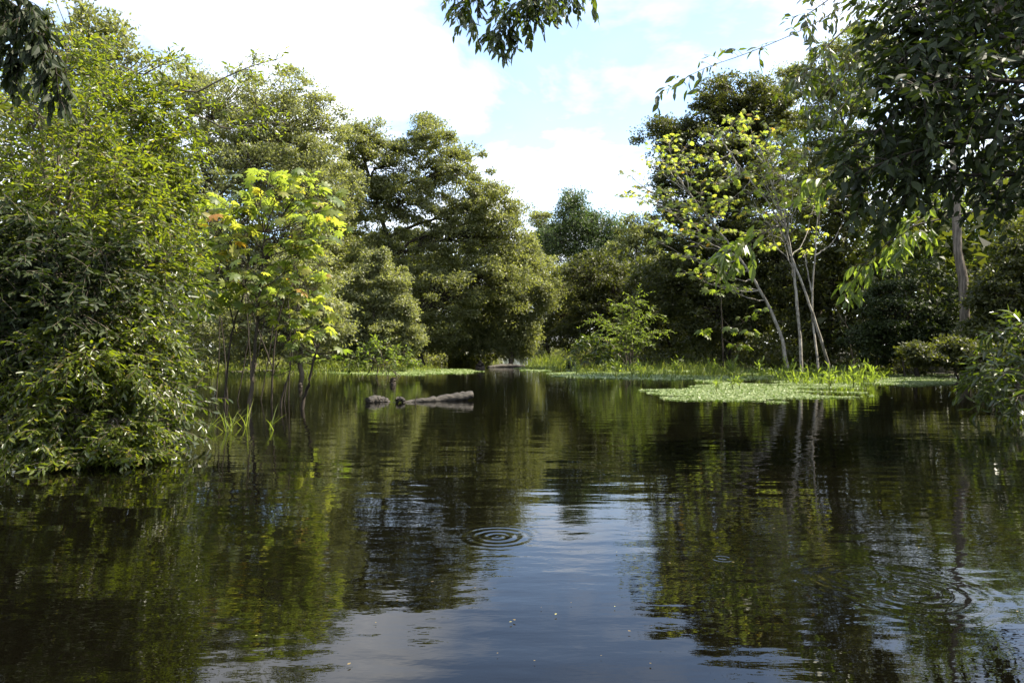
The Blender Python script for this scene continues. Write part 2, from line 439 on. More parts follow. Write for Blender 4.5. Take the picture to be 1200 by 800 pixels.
# ------------------------------------------------------------------ trees with a crown of leaf clumps
def rand_dir(rng, k):
    return unit(rng.standard_normal((k, 3)))
def clump_leaves(rng, centres, radii, per, flat=.65, up=.55, droop=0.0):
    """leaves spread through clumps: positions, directions, normals"""
    k = len(centres)
    idx = np.repeat(np.arange(k), per)
    o = rand_dir(rng, k * per) * (rng.random((k * per, 1)) ** .45)
    o[:, 2] *= flat
    pos = centres[idx] + o * radii[idx][:, None]
    nrm = unit(.75 * o + up * UP + .45 * rng.standard_normal((k * per, 3)))
    d = unit(o * .6 + .8 * rng.standard_normal((k * per, 3)) - droop * UP)
    return pos, d, nrm
def tree(name, label, base_px, D, lobes, mat, n=26000, leaf=(.20, .10), clump=.8, tr=.22, bark='bark', seed=0,
         cat='tree', group=None, fill=.10, flat=.45, trunk_to=None, up=.55, droop=0.0, base=None, limbs=True, depth=.85, density=1.0):
    rng = RNG(seed)
    org = np.array([(base_px - 600) / F * D, D, 0.0]) if base is None else np.array(base, float)
    zb = float(np.clip(shore_dist(np.array([org[0]]), np.array([org[1]]))[0] * .07 - .28, -1.2, .55)) - .1
    root = thing(name, label, cat, (org[0], org[1], 0), group)
    C, R = [], []
    for lb in lobes:
        px, py, rx, ry = lb[:4]; dd = D + (lb[4] if len(lb) > 4 else 0)
        C.append(P(px, py, dd)); a, b = rx / F * dd, ry / F * dd
        R.append((a, max(min(a, b) * 1.0, (a + b) * .5 * depth), b))
    C, R = np.array(C), np.array(R)
    area = R[:, 0] * R[:, 2] + R[:, 0] * R[:, 1] + R[:, 1] * R[:, 2]
    cent, own = [], []
    for k in range(len(C)):
        m = int(3.2 * density * area[k] / clump ** 2) + 4
        u = rand_dir(rng, m); u[:, 2] += .15
        rad = .55 + .40 * rng.random((m, 1)) ** .6
        uu = unit(u); w = rng.standard_normal((4, 3)) * 2.6; ph = rng.random(4) * 6.28
        rad = rad * (1 + .13 * np.sin(uu @ w.T + ph).sum(1, keepdims=True)) * np.where(rng.random((m, 1)) < .16, 1.08 + .22 * rng.random((m, 1)), 1)
        c = C[k] + uu * rad * R[k]
        keep = np.ones(m, bool)
        for j in range(len(C)):
            if j != k: keep &= (((c - C[j]) / R[j]) ** 2).sum(1) > .33
        keep &= c[:, 2] > .35
        cent.append(c[keep]); own.append(np.full(keep.sum(), k))
    cent, own = np.concatenate(cent), np.concatenate(own)
    rad = clump * (.40 + .95 * rng.random(len(cent)) ** 1.3)
    per = max(8, int(n * (1 - fill) / len(cent)))
    pos, d, nrm = clump_leaves(rng, cent, rad, per, flat, up, droop)
    lv = Leaves()
    sz = leaf[0] * (.65 + .7 * rng.random(len(pos)))
    lv.add(pos, d, nrm, sz, sz * leaf[1] / leaf[0])
    nf = int(n * fill)
    if nf:
        k = rng.choice(len(C), nf, p=area / area.sum())
        u = rand_dir(rng, nf); p2 = C[k] + u * (.30 + .62 * rng.random((nf, 1))) * R[k]
        s2 = leaf[0] * (.8 + .7 * rng.random(nf))
        lv.add(p2, rand_dir(rng, nf), unit(u + UP * .3 + .6 * rng.standard_normal((nf, 3))), s2, s2 * leaf[1] / leaf[0])
    a = lv.arrays()
    ok = a[0][:, 2] > .03
    v, f = leaf_cloud(*(x[ok] for x in a), kind='tri' if D > 30 else 'quad')
    tag(link('crown', mesh_from('crown', v - org, f, M[mat]), root))
    # trunk and limbs
    mb = MB()
    top = C[np.argmax(C[:, 2] + R[:, 2] * .5)] if trunk_to is None else np.array(trunk_to)
    b0 = np.array([org[0], org[1], zb])
    midp = (b0 * .55 + top * .45) + np.array([.25 * rng.standard_normal() * (top[2] / 8), .2 * rng.standard_normal(), 0]); midp[0] = midp[0] * .7 + org[0] * .3
    tp = bez(b0, midp, top, 14)
    tp[1:-1] += rng.standard_normal((12, 3)) * .05 * np.array([1, 1, .2])
    mb.tube(tp, tr, tr * .30, 7, .05, rng)
    tk = link('trunk', mb.mesh('trunk', M[bark], org), root)
    if limbs:
        for k in range(len(C)):
            t0 = tp[int(np.clip(np.searchsorted(tp[:, 2], C[k][2] - R[k][2] * 1.1), 3, 12))]
            lp = bez(t0, (t0 + C[k]) / 2 + np.array([0, 0, .12 * np.linalg.norm(C[k] - t0)]) + .2 * rng.standard_normal(3), C[k], 8)
            lp[1:-1] += rng.standard_normal((6, 3)) * .06
            mb = MB(); mb.tube(lp, tr * .42, tr * .16, 5)
            for c in cent[own == k]:
                s0 = lp[rng.integers(3, 8)]
                mb.tube(bez(s0, (s0 + c) / 2 + .15 * rng.standard_normal(3) + np.array([0, 0, .1]), c, 4), tr * .13, .012, 3)
            link('limb', mb.mesh('limb', M[bark], org), tk)
    return root

# ------------------------------------------------------------------ plants built twig by twig
def twig_leaves(rng, lv, pts, spacing, leaf, ang=.9, droop=.25, up=1.0):
    seg = np.linalg.norm(np.diff(pts, axis=0), axis=1); s = np.concatenate([[0], np.cumsum(seg)])
    k = max(2, int(s[-1] / spacing))
    u = (np.arange(k) + .6 + .3 * rng.random(k)) / k * s[-1]
    u = np.minimum(u, s[-1] * .999)
    pos = np.stack([np.interp(u, s, pts[:, i]) for i in range(3)], 1)
    tan = unit(np.stack([np.interp(u, s, np.gradient(pts[:, i])) for i in range(3)], 1))
    side = unit(np.cross(tan, UP) + .35 * rng.standard_normal((k, 3))) * np.where(np.arange(k) % 2, 1, -1)[:, None]
    a = (ang * (.7 + .6 * rng.random(k)))[:, None]
    d = np.cos(a) * tan + np.sin(a) * side - droop * UP + .18 * rng.standard_normal((k, 3))
    n = unit(up * UP + .75 * rng.standard_normal((k, 3)))
    ln = leaf[0] * (.65 + .6 * rng.random(k))
    lv.add(pos, d, n, ln, ln * leaf[1] / leaf[0])
def branch(rng, mb, lv, pts, r, leaf, twigs=30, tlen=.7, spacing=.035, t0=.2, ang=.9, droop=.2, tdroop=.25, sub=2, up=1.0, tip=True, bias=None):
    """a leafy bough: tapered axis, side twigs, smaller twigs on those, leaves along every twig"""
    mb.tube(pts, r, max(.003, r * .18), 5, .04, rng)
    n = len(pts)
    for t in t0 + (1 - t0) * (np.arange(twigs) + rng.random(twigs)) / twigs:
        f = t * (n - 1); i = min(int(f), n - 2); o = pts[i] + (pts[i + 1] - pts[i]) * (f - i)
        tan = unit(pts[min(i + 2, n - 1)] - pts[max(i - 1, 0)])
        s = rand_dir(rng, 1)[0]; s = unit(s - tan * (s @ tan))
        if bias is not None: s = unit(s + bias)
        L_ = tlen * (.55 + .7 * rng.random()) * (1.15 - .6 * t)
        d = unit(tan * .65 + s * .85)
        e = o + d * L_ - UP * tdroop * L_
        if e[2] < .04: e[2] = .04 + .1 * rng.random()
        tp = bez(o, o + d * L_ * .55, e, 6)
        mb.tube(tp, max(.004, r * .22), .0025, 3)
        twig_leaves(rng, lv, tp[1:], spacing, leaf, ang, droop, up)
        for _ in range(sub):
            j = rng.integers(1, 5); o2 = tp[j]
            s2 = rand_dir(rng, 1)[0]; d2 = unit(d * .7 + s2 * .8); l2 = L_ * (.35 + .3 * rng.random())
            e2 = o2 + d2 * l2 - UP * tdroop * l2
            if e2[2] < .03: e2[2] = .03 + .1 * rng.random()
            t2 = bez(o2, o2 + d2 * l2 * .5, e2, 4)
            mb.tube(t2, .004, .002, 3)
            twig_leaves(rng, lv, t2, spacing, leaf, ang, droop, up)
    if tip: twig_leaves(rng, lv, pts[int(n * .75):], spacing, leaf, ang, droop, up)
def shrub(name, label, base, stems, mat, leaf, seed, cat='shrub', bark='bark', r=.035, limit=300, group=None, spread=.5, rest='leaf6', kind='leaf', extra=(), **kw):
    """stems: list of control point lists above the base"""
    rng = RNG(seed)
    root = thing(name, label, cat, (base[0], base[1], 0), group)
    lv = Leaves()
    def one(pts, rr, k_):
        mb = MB(); branch(rng, mb, lv, pts, rr, leaf, **k_)
        link('stem', mb.mesh('stem', M[bark], root.location), root)
    for st in stems:
        b0 = np.array([base[0] + spread * rng.standard_normal() * .5, base[1] + spread * rng.standard_normal() * .5, -.5])
        pts = spline([b0] + [np.asarray(p, float) for p in st], 16)
        one(pts, r * (.7 + .6 * rng.random()), kw)
    for st, k2 in extra:
        k3 = dict(kw); k3.update(k2)
        one(spline([np.array([base[0], base[1], -.5])] + st, 24), r * .8, k3)
    leaf_parts(lv, root, mat, kind, limit, rest)
    return root

# pale background trees on the left bank --------------------------------------------------
GL = 'trees along the left bank'
tree('forest_tree', 'dark shaggy tree top rising behind the willowy shrub beside the open sky', 118, 26, [(122, 40, 34, 34), (85, 70, 60, 60), (125, 100, 55, 60), (60, 150, 90, 80), (110, 260, 100, 110)], 'olive', 26000, (.17, .085), .6, .2, seed=11, group=GL)
tree('forest_tree', 'tall pale olive tree with a sloping feathery crown behind the yellow saplings', 300, 42,
     [(212, 100, 40, 34), (260, 125, 55, 46), (330, 130, 48, 42), (372, 150, 36, 40), (300, 195, 80, 60), (372, 220, 45, 50), (240, 220, 70, 70), (330, 290, 80, 60), (250, 330, 90, 80)], 'pale', 110000, (.18, .09), .8, .28, seed=12, group=GL, density=.75)
tree('forest_tree', 'big spreading olive tree with dark inner limbs and sky gaps in its crown', 497, 48,
     [(418, 165, 34, 30), (455, 190, 38, 32), (506, 172, 34, 32), (535, 205, 34, 34), (572, 242, 34, 36), (592, 268, 26, 34), (480, 235, 45, 34), (425, 235, 40, 38), (535, 275, 50, 38), (450, 300, 42, 32), (590, 320, 40, 40), (520, 345, 60, 42), (480, 385, 60, 36)],
     'olive', 150000, (.18, .095), .85, .30, 'dark_bark', seed=13, group=GL, fill=.08, density=.74)
tree('forest_tree', 'rounded grey green bushy tree in front of the big spreading one', 437, 40,
     [(443, 306, 18, 16), (425, 325, 22, 20), (458, 332, 22, 22), (405, 352, 20, 18), (438, 352, 28, 24), (472, 362, 18, 20), (412, 384, 30, 22), (455, 388, 28, 22), (484, 396, 16, 22), (430, 412, 46, 16), (385, 392, 20, 18)], 'pale', 70000, (.15, .075), .5, .12, seed=14, group=GL)
tree('forest_tree', 'drooping grey green tree whose branches hang down to the far water', 598, 53,
     [(612, 296, 16, 18), (596, 320, 22, 22), (625, 322, 16, 22), (578, 346, 22, 18), (608, 354, 24, 24), (555, 362, 20, 14), (585, 378, 28, 22), (618, 386, 18, 22), (548, 386, 24, 16), (570, 402, 30, 14), (520, 402, 26, 12), (604, 405, 22, 12), (640, 345, 14, 16)], 'olive', 80000, (.19, .085), .7, .2, seed=15, group=GL, droop=.6, flat=1.0)
tree('forest_tree', 'light green bushy tree right behind the yellow leaved saplings', 352, 34,
     [(350, 330, 44, 46), (385, 375, 30, 38), (330, 390, 50, 34), (280, 380, 50, 50)], 'pale', 26000, (.17, .085), .6, .14, seed=16, group=GL)
tree('forest_tree', 'dark tree filling the shade behind the big spreading olive one', 480, 62,
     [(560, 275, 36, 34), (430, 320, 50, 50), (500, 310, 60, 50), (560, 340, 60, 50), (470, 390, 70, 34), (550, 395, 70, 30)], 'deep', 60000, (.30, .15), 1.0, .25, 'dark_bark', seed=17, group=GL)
tree('forest_tree', 'shaded tree behind the pale feathery crown and the rounded bushy tree', 390, 54,
     [(330, 190, 60, 50), (385, 225, 40, 45), (380, 290, 50, 50), (340, 340, 60, 60), (400, 370, 60, 44), (300, 390, 60, 40)], 'olive', 70000, (.27, .13), 1.0, .22, 'dark_bark', seed=18, group=GL)
# far end of the channel --------------------------------------------------------------------
GC = 'trees closing the far end of the channel'
tree('vine_covered_tree', 'tall pointed tree smothered in climbing vines at the far end', 680, 108,
     [(672, 238, 17, 20), (674, 260, 30, 26), (704, 268, 26, 22), (650, 282, 30, 26), (695, 298, 42, 34), (724, 286, 20, 26), (680, 340, 50, 40)], 'vine', 46000, (.36, .18), 1.1, .4, seed=21, group=GC, fill=.35, droop=.6, flat=1.1)
tree('forest_tree', 'small rounded crown peeping out left of the vine covered tree', 634, 116, [(634, 258, 14, 13), (645, 280, 18, 18), (628, 300, 24, 26)], 'olive', 14000, (.36, .18), 1.0, .3, seed=22, group=GC)
tree('forest_tree', 'low leafy tree right of the vine covered tree at the far end', 748, 88, [(745, 268, 20, 16), (760, 290, 34, 24), (732, 300, 22, 22), (752, 330, 42, 30)], 'olive', 26000, (.32, .16), 1.0, .3, seed=23, group=GC)
tree('forest_tree', 'olive tree with a long bare bough over the far water', 645, 70,
     [(630, 315, 26, 24), (655, 335, 24, 24), (635, 352, 34, 20), (662, 368, 26, 24), (640, 392, 30, 18)], 'olive', 30000, (.27, .12), .8, .22, seed=24, group=GC)
tree('forest_tree', 'dark green tree standing behind the feathery pale shrub', 705, 66,
     [(690, 325, 36, 26), (725, 340, 34, 30), (700, 370, 36, 30), (735, 385, 40, 28), (670, 395, 24, 20)], 'deep', 34000, (.27, .13), .8, .22, seed=25, group=GC)
# right bank --------------------------------------------------------------------------------
GR = 'trees along the right bank'
tree('forest_tree', 'tall dark domed tree behind the yellow leaved pale stemmed tree', 850, 46,
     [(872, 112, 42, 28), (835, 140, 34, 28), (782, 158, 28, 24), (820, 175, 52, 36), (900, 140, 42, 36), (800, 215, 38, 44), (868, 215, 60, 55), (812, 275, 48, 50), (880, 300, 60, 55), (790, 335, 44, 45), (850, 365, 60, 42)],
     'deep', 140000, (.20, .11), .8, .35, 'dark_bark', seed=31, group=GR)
tree('forest_tree', 'fine leaved tree whose thin crown fades into the bright sky', 955, 52, [(940, 92, 42, 22), (985, 120, 44, 34), (940, 150, 40, 30), (1000, 180, 50, 40), (955, 205, 44, 40), (1010, 70, 50, 40), (930, 250, 40, 40)], 'olive', 80000, (.20, .10), .9, .25, seed=32, group=GR, fill=.15, density=.8)
tree('forest_tree', 'dark tree with a dense low crown behind the pale bare stems', 970, 44,
     [(985, 240, 52, 46), (930, 320, 44, 50), (1000, 320, 52, 50), (950, 385, 56, 36), (1020, 390, 46, 34)], 'deep', 42000, (.22, .11), .85, .25, 'dark_bark', seed=33, group=GR)
tree('forest_tree', 'sunlit green tree crown showing between dark boughs behind the thick trunk', 1090, 40,
     [(1060, 180, 50, 44), (1110, 250, 60, 50), (1060, 300, 46, 44), (1160, 320, 56, 60), (1190, 220, 50, 60), (1110, 120, 60, 50)], 'fresh', 46000, (.21, .10), .85, .25, seed=34, group=GR, fill=.2)
tree('forest_tree', 'shadowy understorey tree beside the thick furrowed trunk', 1075, 33,
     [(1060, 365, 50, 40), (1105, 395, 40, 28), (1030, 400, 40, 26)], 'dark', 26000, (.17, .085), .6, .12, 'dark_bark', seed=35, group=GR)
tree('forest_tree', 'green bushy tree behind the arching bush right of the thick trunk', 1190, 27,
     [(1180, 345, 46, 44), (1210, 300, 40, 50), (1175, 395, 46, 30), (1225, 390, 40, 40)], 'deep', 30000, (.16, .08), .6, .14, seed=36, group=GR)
tree('forest_tree', 'dark leafy tree between the feathery shrub and the pale stems', 790, 56,
     [(770, 340, 34, 40), (780, 385, 40, 34), (815, 395, 40, 28)], 'deep', 28000, (.25, .12), .8, .2, 'dark_bark', seed=37, group=GR)

# thick trunk in the right bank: stands clear of the understorey, its crown is above the frame
tree('tall_tree', 'tall tree with a thick pale furrowed trunk rising out of the dark bank', 1134, 30,
     [(1150, -60, 100, 60, 3), (1230, -20, 90, 70, 2), (1090, -20, 60, 40, 4), (1170, 20, 60, 36, 3)], 'dark', 24000, (.22, .11), .9, .25, 'trunk_bark', seed=38, group=GR, trunk_to=P(1112, 20, 31))
tree('forest_tree', 'low dark leafy shrub hiding the foot of the thick furrowed trunk', 1120, 25,
     [(1085, 418, 30, 14), (1125, 412, 30, 18), (1160, 416, 26, 16)], 'deep', 16000, (.14, .07), .5, .06, 'dark_bark', seed=39, group=GR, cat='shrub')

# the deep forest behind the first trees reads as one mass ---------------------------------
def deep_forest():
    rng = RNG(77)
    L_ = []
    for (x0, x1, y0, y1, h, k) in ((-75, -22, 22, 75, 12, 800), (-60, 60, 112, 150, 17, 1300), (20, 70, 34, 70, 11, 1100), (12, 30, 58, 110, 12, 600), (-34, -8, 58, 110, 13, 650), (24, 42, 14, 34, 9, 420), (-40, -17, 6, 24, 9, 420)):
        c = np.stack([rng.uniform(x0, x1, k), rng.uniform(y0, y1, k), h * rng.random(k) ** .8 * (.8 + .2 * rng.random(k))], 1)
        c = c[shore_dist(c[:, 0], c[:, 1]) > 2.5]
        L_.append(c)
    c = np.concatenate(L_)
    pos, d, n = clump_leaves(rng, c, 1.6 + 1.2 * rng.random(len(c)), 36, .8)
    lv = Leaves(); s = .62 * (.6 + .8 * rng.random(len(pos))); lv.add(pos, d, n, s, s * .55)
    a = lv.arrays(); ok = a[0][:, 2] > .1
    v, f = leaf_cloud(*(x[ok] for x in a), kind='tri')
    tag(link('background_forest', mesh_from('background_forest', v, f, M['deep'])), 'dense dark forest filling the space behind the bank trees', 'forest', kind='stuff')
deep_forest()
def undergrowth(label, line, k, h, seed, out=(0, 6), size=.2, mat='deep', rad=.6, per=70):
    rng = RNG(seed); line = np.array(line, float)
    seg = np.linalg.norm(np.diff(line, axis=0), axis=1); s = np.concatenate([[0], np.cumsum(seg)])
    u = rng.random(k) * s[-1]
    x, y = np.interp(u, s, line[:, 0]), np.interp(u, s, line[:, 1])
    tx, ty = np.interp(u, s, np.gradient(line[:, 0])), np.interp(u, s, np.gradient(line[:, 1]))
    nrm = np.hypot(tx, ty); o = rng.uniform(*out, k)
    x, y = x + ty / nrm * o, y - tx / nrm * o
    z = h * rng.random(k) ** 1.2 * (.4 + .6 * o / out[1]) * (.7 + .5 * np.sin(u * .9))
    c = np.stack([x, y, z + .15], 1)
    pos, d, n = clump_leaves(rng, c, rad * (.6 + .8 * rng.random(k)), per, .7)
    lv = Leaves(); q = size * (.6 + .8 * rng.random(len(pos))); lv.add(pos, d, n, q, q * .5)
    a = lv.arrays(); ok = a[0][:, 2] > .02
    v, f = leaf_cloud(*(x[ok] for x in a))
    tag(link('undergrowth', mesh_from('undergrowth', v, f, M[mat])), label, 'undergrowth', kind='stuff')
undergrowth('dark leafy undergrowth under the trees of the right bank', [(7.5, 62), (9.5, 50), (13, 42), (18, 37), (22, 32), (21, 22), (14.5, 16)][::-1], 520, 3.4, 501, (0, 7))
undergrowth('leafy undergrowth hanging over the water under the trees of the left bank', [(-10, 13), (-14, 22), (-16, 30), (-14.5, 42), (-9, 52), (-4.5, 60)][::-1], 480, 2.6, 502, (0, 6), mat='olive')
undergrowth('undergrowth along the far end of the channel', [(-4, 62), (-3, 80), (-3, 104), (6, 106), (8, 88), (8.5, 66)][::-1], 760, 4.0, 503, (-1, 5), .30, 'olive', 1.0)

# yellow-green trees with hand shaped leaves ------------------------------------------------
def rosette(rng, mb, lv, end, tan, k, pet, size, tilt=.5):
    for i in range(k):
        a = i * 2.4 + rng.random()
        out = unit(np.array([math.cos(a), math.sin(a), 0]) + .35 * tan)
        L_ = pet * (.6 + .7 * rng.random())
        e = end + out * L_ + UP * L_ * rng.uniform(-.25, .55)
        o = end - tan * rng.random() * .25
        mb.tube(bez(o, (o + e) / 2 + UP * L_ * .12, e, 4), .008, .004, 3)
        s = size * (.65 + .6 * rng.random())
        lv.add(e, out * .8 - UP * tilt * rng.uniform(.2, 1.8), unit(UP * .8 + out * .5 + .5 * rng.standard_normal(3)), s, s * (.85 + .2 * rng.random()))
def cecropia(name, label, stems, ends, mat, bark, seed, r, size, pet, per=5, group=None, limit=300, cat='tree'):
    """stems: control polylines (first one stands in the water); ends: (stem, t, branch tip)"""
    rng = RNG(seed)
    b = stems[0][0]
    root = thing(name, label, cat, (b[0], b[1], 0), group)
    mb, lv = MB(), Leaves(); curves = []
    for i, st in enumerate(stems):
        c = spline(st, 20); c[2:-1] += rng.standard_normal(c[2:-1].shape) * r * .22; curves.append(c)
        mb.tube(c, r * (1 if i == 0 else .6), r * .32, 7, .04, rng)
    for si, t, tip in ends:
        c = curves[si]; o = c[int(t * 19)]; tip = np.asarray(tip, float)
        L_ = np.linalg.norm(tip - o)
        bp = bez(o, (o + tip) / 2 - UP * .12 * L_ + .06 * L_ * rng.standard_normal(3), tip, 9)
        bp[1:-1] += rng.standard_normal((7, 3)) * .012 * L_
        mb.tube(bp, r * .34, r * .14, 5)
        rosette(rng, mb, lv, tip, unit(bp[-1] - bp[-2]), per, pet, size)
        if L_ > 1.0:
            for j in (5, 6, 7):
                if rng.random() < .7: rosette(rng, mb, lv, bp[j] + rng.standard_normal(3) * .1, unit(bp[j + 1] - bp[j]), max(2, per // 2), pet * .9, size * .9)
    link('trunk', mb.mesh('trunk', M[bark], root.location), root)
    leaf_parts(lv, root, mat, 'palm', limit)
    return root
GJ = 'pale stemmed trees on the right bank'
Dj = 35
rj = RNG(5)
def Pj(px, py, dd=0): return P(px, py, Dj + dd)
def ends_from(list_px, stem_of, jitter=1.4):
    out = []
    for px, py in list_px:
        si, t = stem_of(px, py); out.append((si, t, Pj(px, py, jitter * rj.standard_normal())))
    return out
def wb(px, D): return np.array([(px - 600) / F * D, D, -.4])
cecropia('pale_stemmed_tree', 'pale trunk leaning left with wide yellow green lobed leaves over the bank',
         [[wb(926, Dj), Pj(914, 390), Pj(893, 345), Pj(866, 300), Pj(830, 255), Pj(800, 215)]],
         ends_from([(738, 205), (735, 228), (760, 235), (770, 260), (785, 165), (790, 200), (805, 240), (775, 285), (800, 300), (815, 265), (825, 330), (840, 310), (812, 190), (845, 235), (765, 190), (790, 250), (800, 175), (822, 215), (835, 280), (780, 225), (860, 340), (805, 320), (752, 218), (826, 245), (795, 275), (770, 175)], lambda x, y: (0, float(np.clip((440 - y) / 260, .35, .98)))),
         'cecropia', 'pale_bark', 41, .10, .38, .5, 12, GJ)
cecropia('pale_stemmed_tree', 'straight pale trunk whose forked top spreads bright yellow green lobed leaves',
         [[wb(940, Dj - .5), Pj(936, 380), Pj(931, 320), Pj(922, 270), Pj(905, 215), Pj(890, 170)], [Pj(922, 270), Pj(895, 230), Pj(860, 185), Pj(845, 160)]],
         ends_from([(880, 140), (905, 150), (920, 165), (860, 155), (835, 160), (845, 195), (870, 180), (890, 195), (930, 190), (940, 215), (905, 230), (880, 225), (855, 215), (830, 185), (955, 240), (900, 175), (870, 205), (915, 205), (935, 160), (850, 240), (885, 250), (925, 240), (895, 215), (860, 140), (910, 255), (945, 180), (875, 160), (840, 215), (930, 220)], lambda x, y: (1 if x < 875 else 0, float(np.clip((330 - y) / 190, .3, .97)))),
         'cecropia', 'pale_bark', 42, .09, .38, .5, 12, GJ)
cecropia('pale_stemmed_tree', 'slanting pale trunk propped against its straighter neighbours',
         [[wb(977, Dj + .5), Pj(958, 385), Pj(943, 340), Pj(928, 300), Pj(912, 262), Pj(880, 240)]],
         ends_from([(870, 250), (850, 270), (880, 275), (900, 290), (860, 300)], lambda x, y: (0, .8)),
         'cecropia', 'pale_bark', 43, .085, .36, .45, 10, GJ)
cecropia('pale_stemmed_tree', 'slender crooked pale trunk with a forked upper stem and few leaves',
         [[wb(961, Dj - 1), Pj(954, 390), Pj(952, 345), Pj(956, 300), Pj(957, 270), Pj(962, 235)], [Pj(955, 300), Pj(975, 285), Pj(988, 260)], [Pj(952, 345), Pj(946, 315), Pj(944, 300)]],
         ends_from([(965, 225), (950, 235), (990, 250), (975, 200), (945, 295), (955, 250), (960, 275)], lambda x, y: ((1, .95) if x > 980 else ((2, .95) if y > 280 else (0, .95)))),
         'cecropia', 'pale_bark', 44, .065, .36, .38, 7, GJ)
cecropia('cecropia_sapling', 'dark thin stemmed sapling with tiers of lobed leaves below the leaning pale trunk',
         [[wb(848, 38), P(846, 380, 38), P(844, 330, 38)]], [(0, .95, P(835, 320, 38)), (0, .9, P(852, 328, 37.5)), (0, .8, P(838, 345, 38.3)), (0, .6, P(855, 385, 37.6)), (0, .55, P(825, 390, 38)), (0, .5, P(880, 392, 37)), (0, .45, P(890, 365, 37)), (0, .4, P(866, 405, 37.4))],
         'fresh', 'dark_bark', 45, .05, .62, .45, 5)
GS = 'yellow green saplings standing in the shallows'
Ds = 15.5
def Ps(px, py, dd=0): return P(px, py, Ds + dd)
rj = RNG(6)
def ends2(list_px, si=0, t=.8, jit=.5):
    return [(si, float(np.clip((470 - y) / 230, .35, .98)) if t is None else t, Ps(x, y, jit * rj.standard_normal())) for x, y in list_px]
cecropia('cecropia_sapling', 'dark stemmed sapling standing in the water with a broad tier of yellow leaves',
         [[wb(291, 15.2), Ps(297, 430), Ps(302, 370), Ps(307, 310), Ps(310, 262)]],
         ends2([(345, 225), (320, 232), (365, 250), (340, 262), (300, 240), (375, 262), (325, 280), (355, 295), (290, 270), (335, 315), (310, 325), (350, 340), (285, 305), (330, 350), (300, 350), (345, 370), (378, 240), (388, 268), (362, 222), (345, 212), (325, 214), (305, 222), (370, 285), (280, 250), (280, 330)], t=None),
         'cecropia', 'dark_bark', 51, .045, .40, .46, 8, GS, cat='sapling')
cecropia('cecropia_sapling', 'slanting thin sapling with pale yellow leaves beside the willowy shrub',
         [[wb(262, 16.6), P(270, 400, 16.4), P(285, 345, 16.2), P(292, 300, 16)], [P(275, 385, 16.3), P(262, 330, 16), P(255, 285, 16)]],
         ends2([(255, 265), (240, 250), (270, 245), (235, 290), (262, 300), (290, 255), (280, 320), (230, 320), (255, 340), (275, 285)], t=.9) + ends2([(245, 300), (270, 330), (240, 360)], 1, .8),
         'cecropia', 'dark_bark', 52, .03, .44, .34, 8, GS, cat='sapling')
cecropia('cecropia_sapling', 'sapling with many bare leaning stems and low yellow green leaves',
         [[wb(318, 17.5), P(322, 400, 17.4), P(335, 340, 17.3), P(348, 300, 17.2)], [P(319, 430, 17.4), P(300, 380, 17.2), P(285, 330, 17)], [P(320, 440, 17.4), P(340, 390, 17.2), P(356, 330, 17)]] + [[wb(a, 17 + d), P((a + b) / 2 + 3, 400, 17 + d), P(b, c_, 17 + d)] for a, b, c_, d in ((252, 256, 300, 0), (268, 250, 310, .6), (275, 300, 300, 1), (286, 318, 320, .3), (303, 326, 310, 1.2), (296, 282, 300, .8), (330, 352, 330, .5), (338, 336, 320, 1.4))],
         ends2([(355, 285), (335, 290), (370, 320), (352, 320), (362, 345), (340, 380), (375, 365), (322, 335)], t=.9) + ends2([(285, 335), (275, 360), (300, 365)], 1, .9) + ends2([(370, 390), (350, 400)], 2, .8),
         'cecropia', 'dark_bark', 53, .028, .38, .34, 8, GS, cat='sapling')
cecropia('cecropia_sapling', 'short dark leaning stem with a few large green leaves near the floating log',
         [[W(355, 482) * np.array([1, 1, 0]) - UP * .4, W(355, 479) + UP * .02, P(364, 440, 15.3), P(373, 402, 15.3)]],
         [(0, .97, P(380, 393, 15.2)), (0, .95, P(366, 396, 15.5)), (0, .9, P(395, 410, 15.1)), (0, .8, P(352, 420, 15.4)), (0, .85, P(385, 420, 15.0))], 'fresh', 'dark_bark', 54, .055, .34, .18, 3, cat='sapling')
cecropia('cecropia_sapling', 'tiny drooping sapling with a withered brown leaf beside the leaning stem',
         [[wb(327, 15.8), P(330, 470, 15.7), P(338, 440, 15.6), P(341, 425, 15.6)]],
         [(0, .97, P(345, 423, 15.6)), (0, .9, P(335, 432, 15.7)), (0, .8, P(320, 440, 15.6))], 'cecropia', 'dark_bark', 55, .03, .26, .10, 2, cat='sapling')

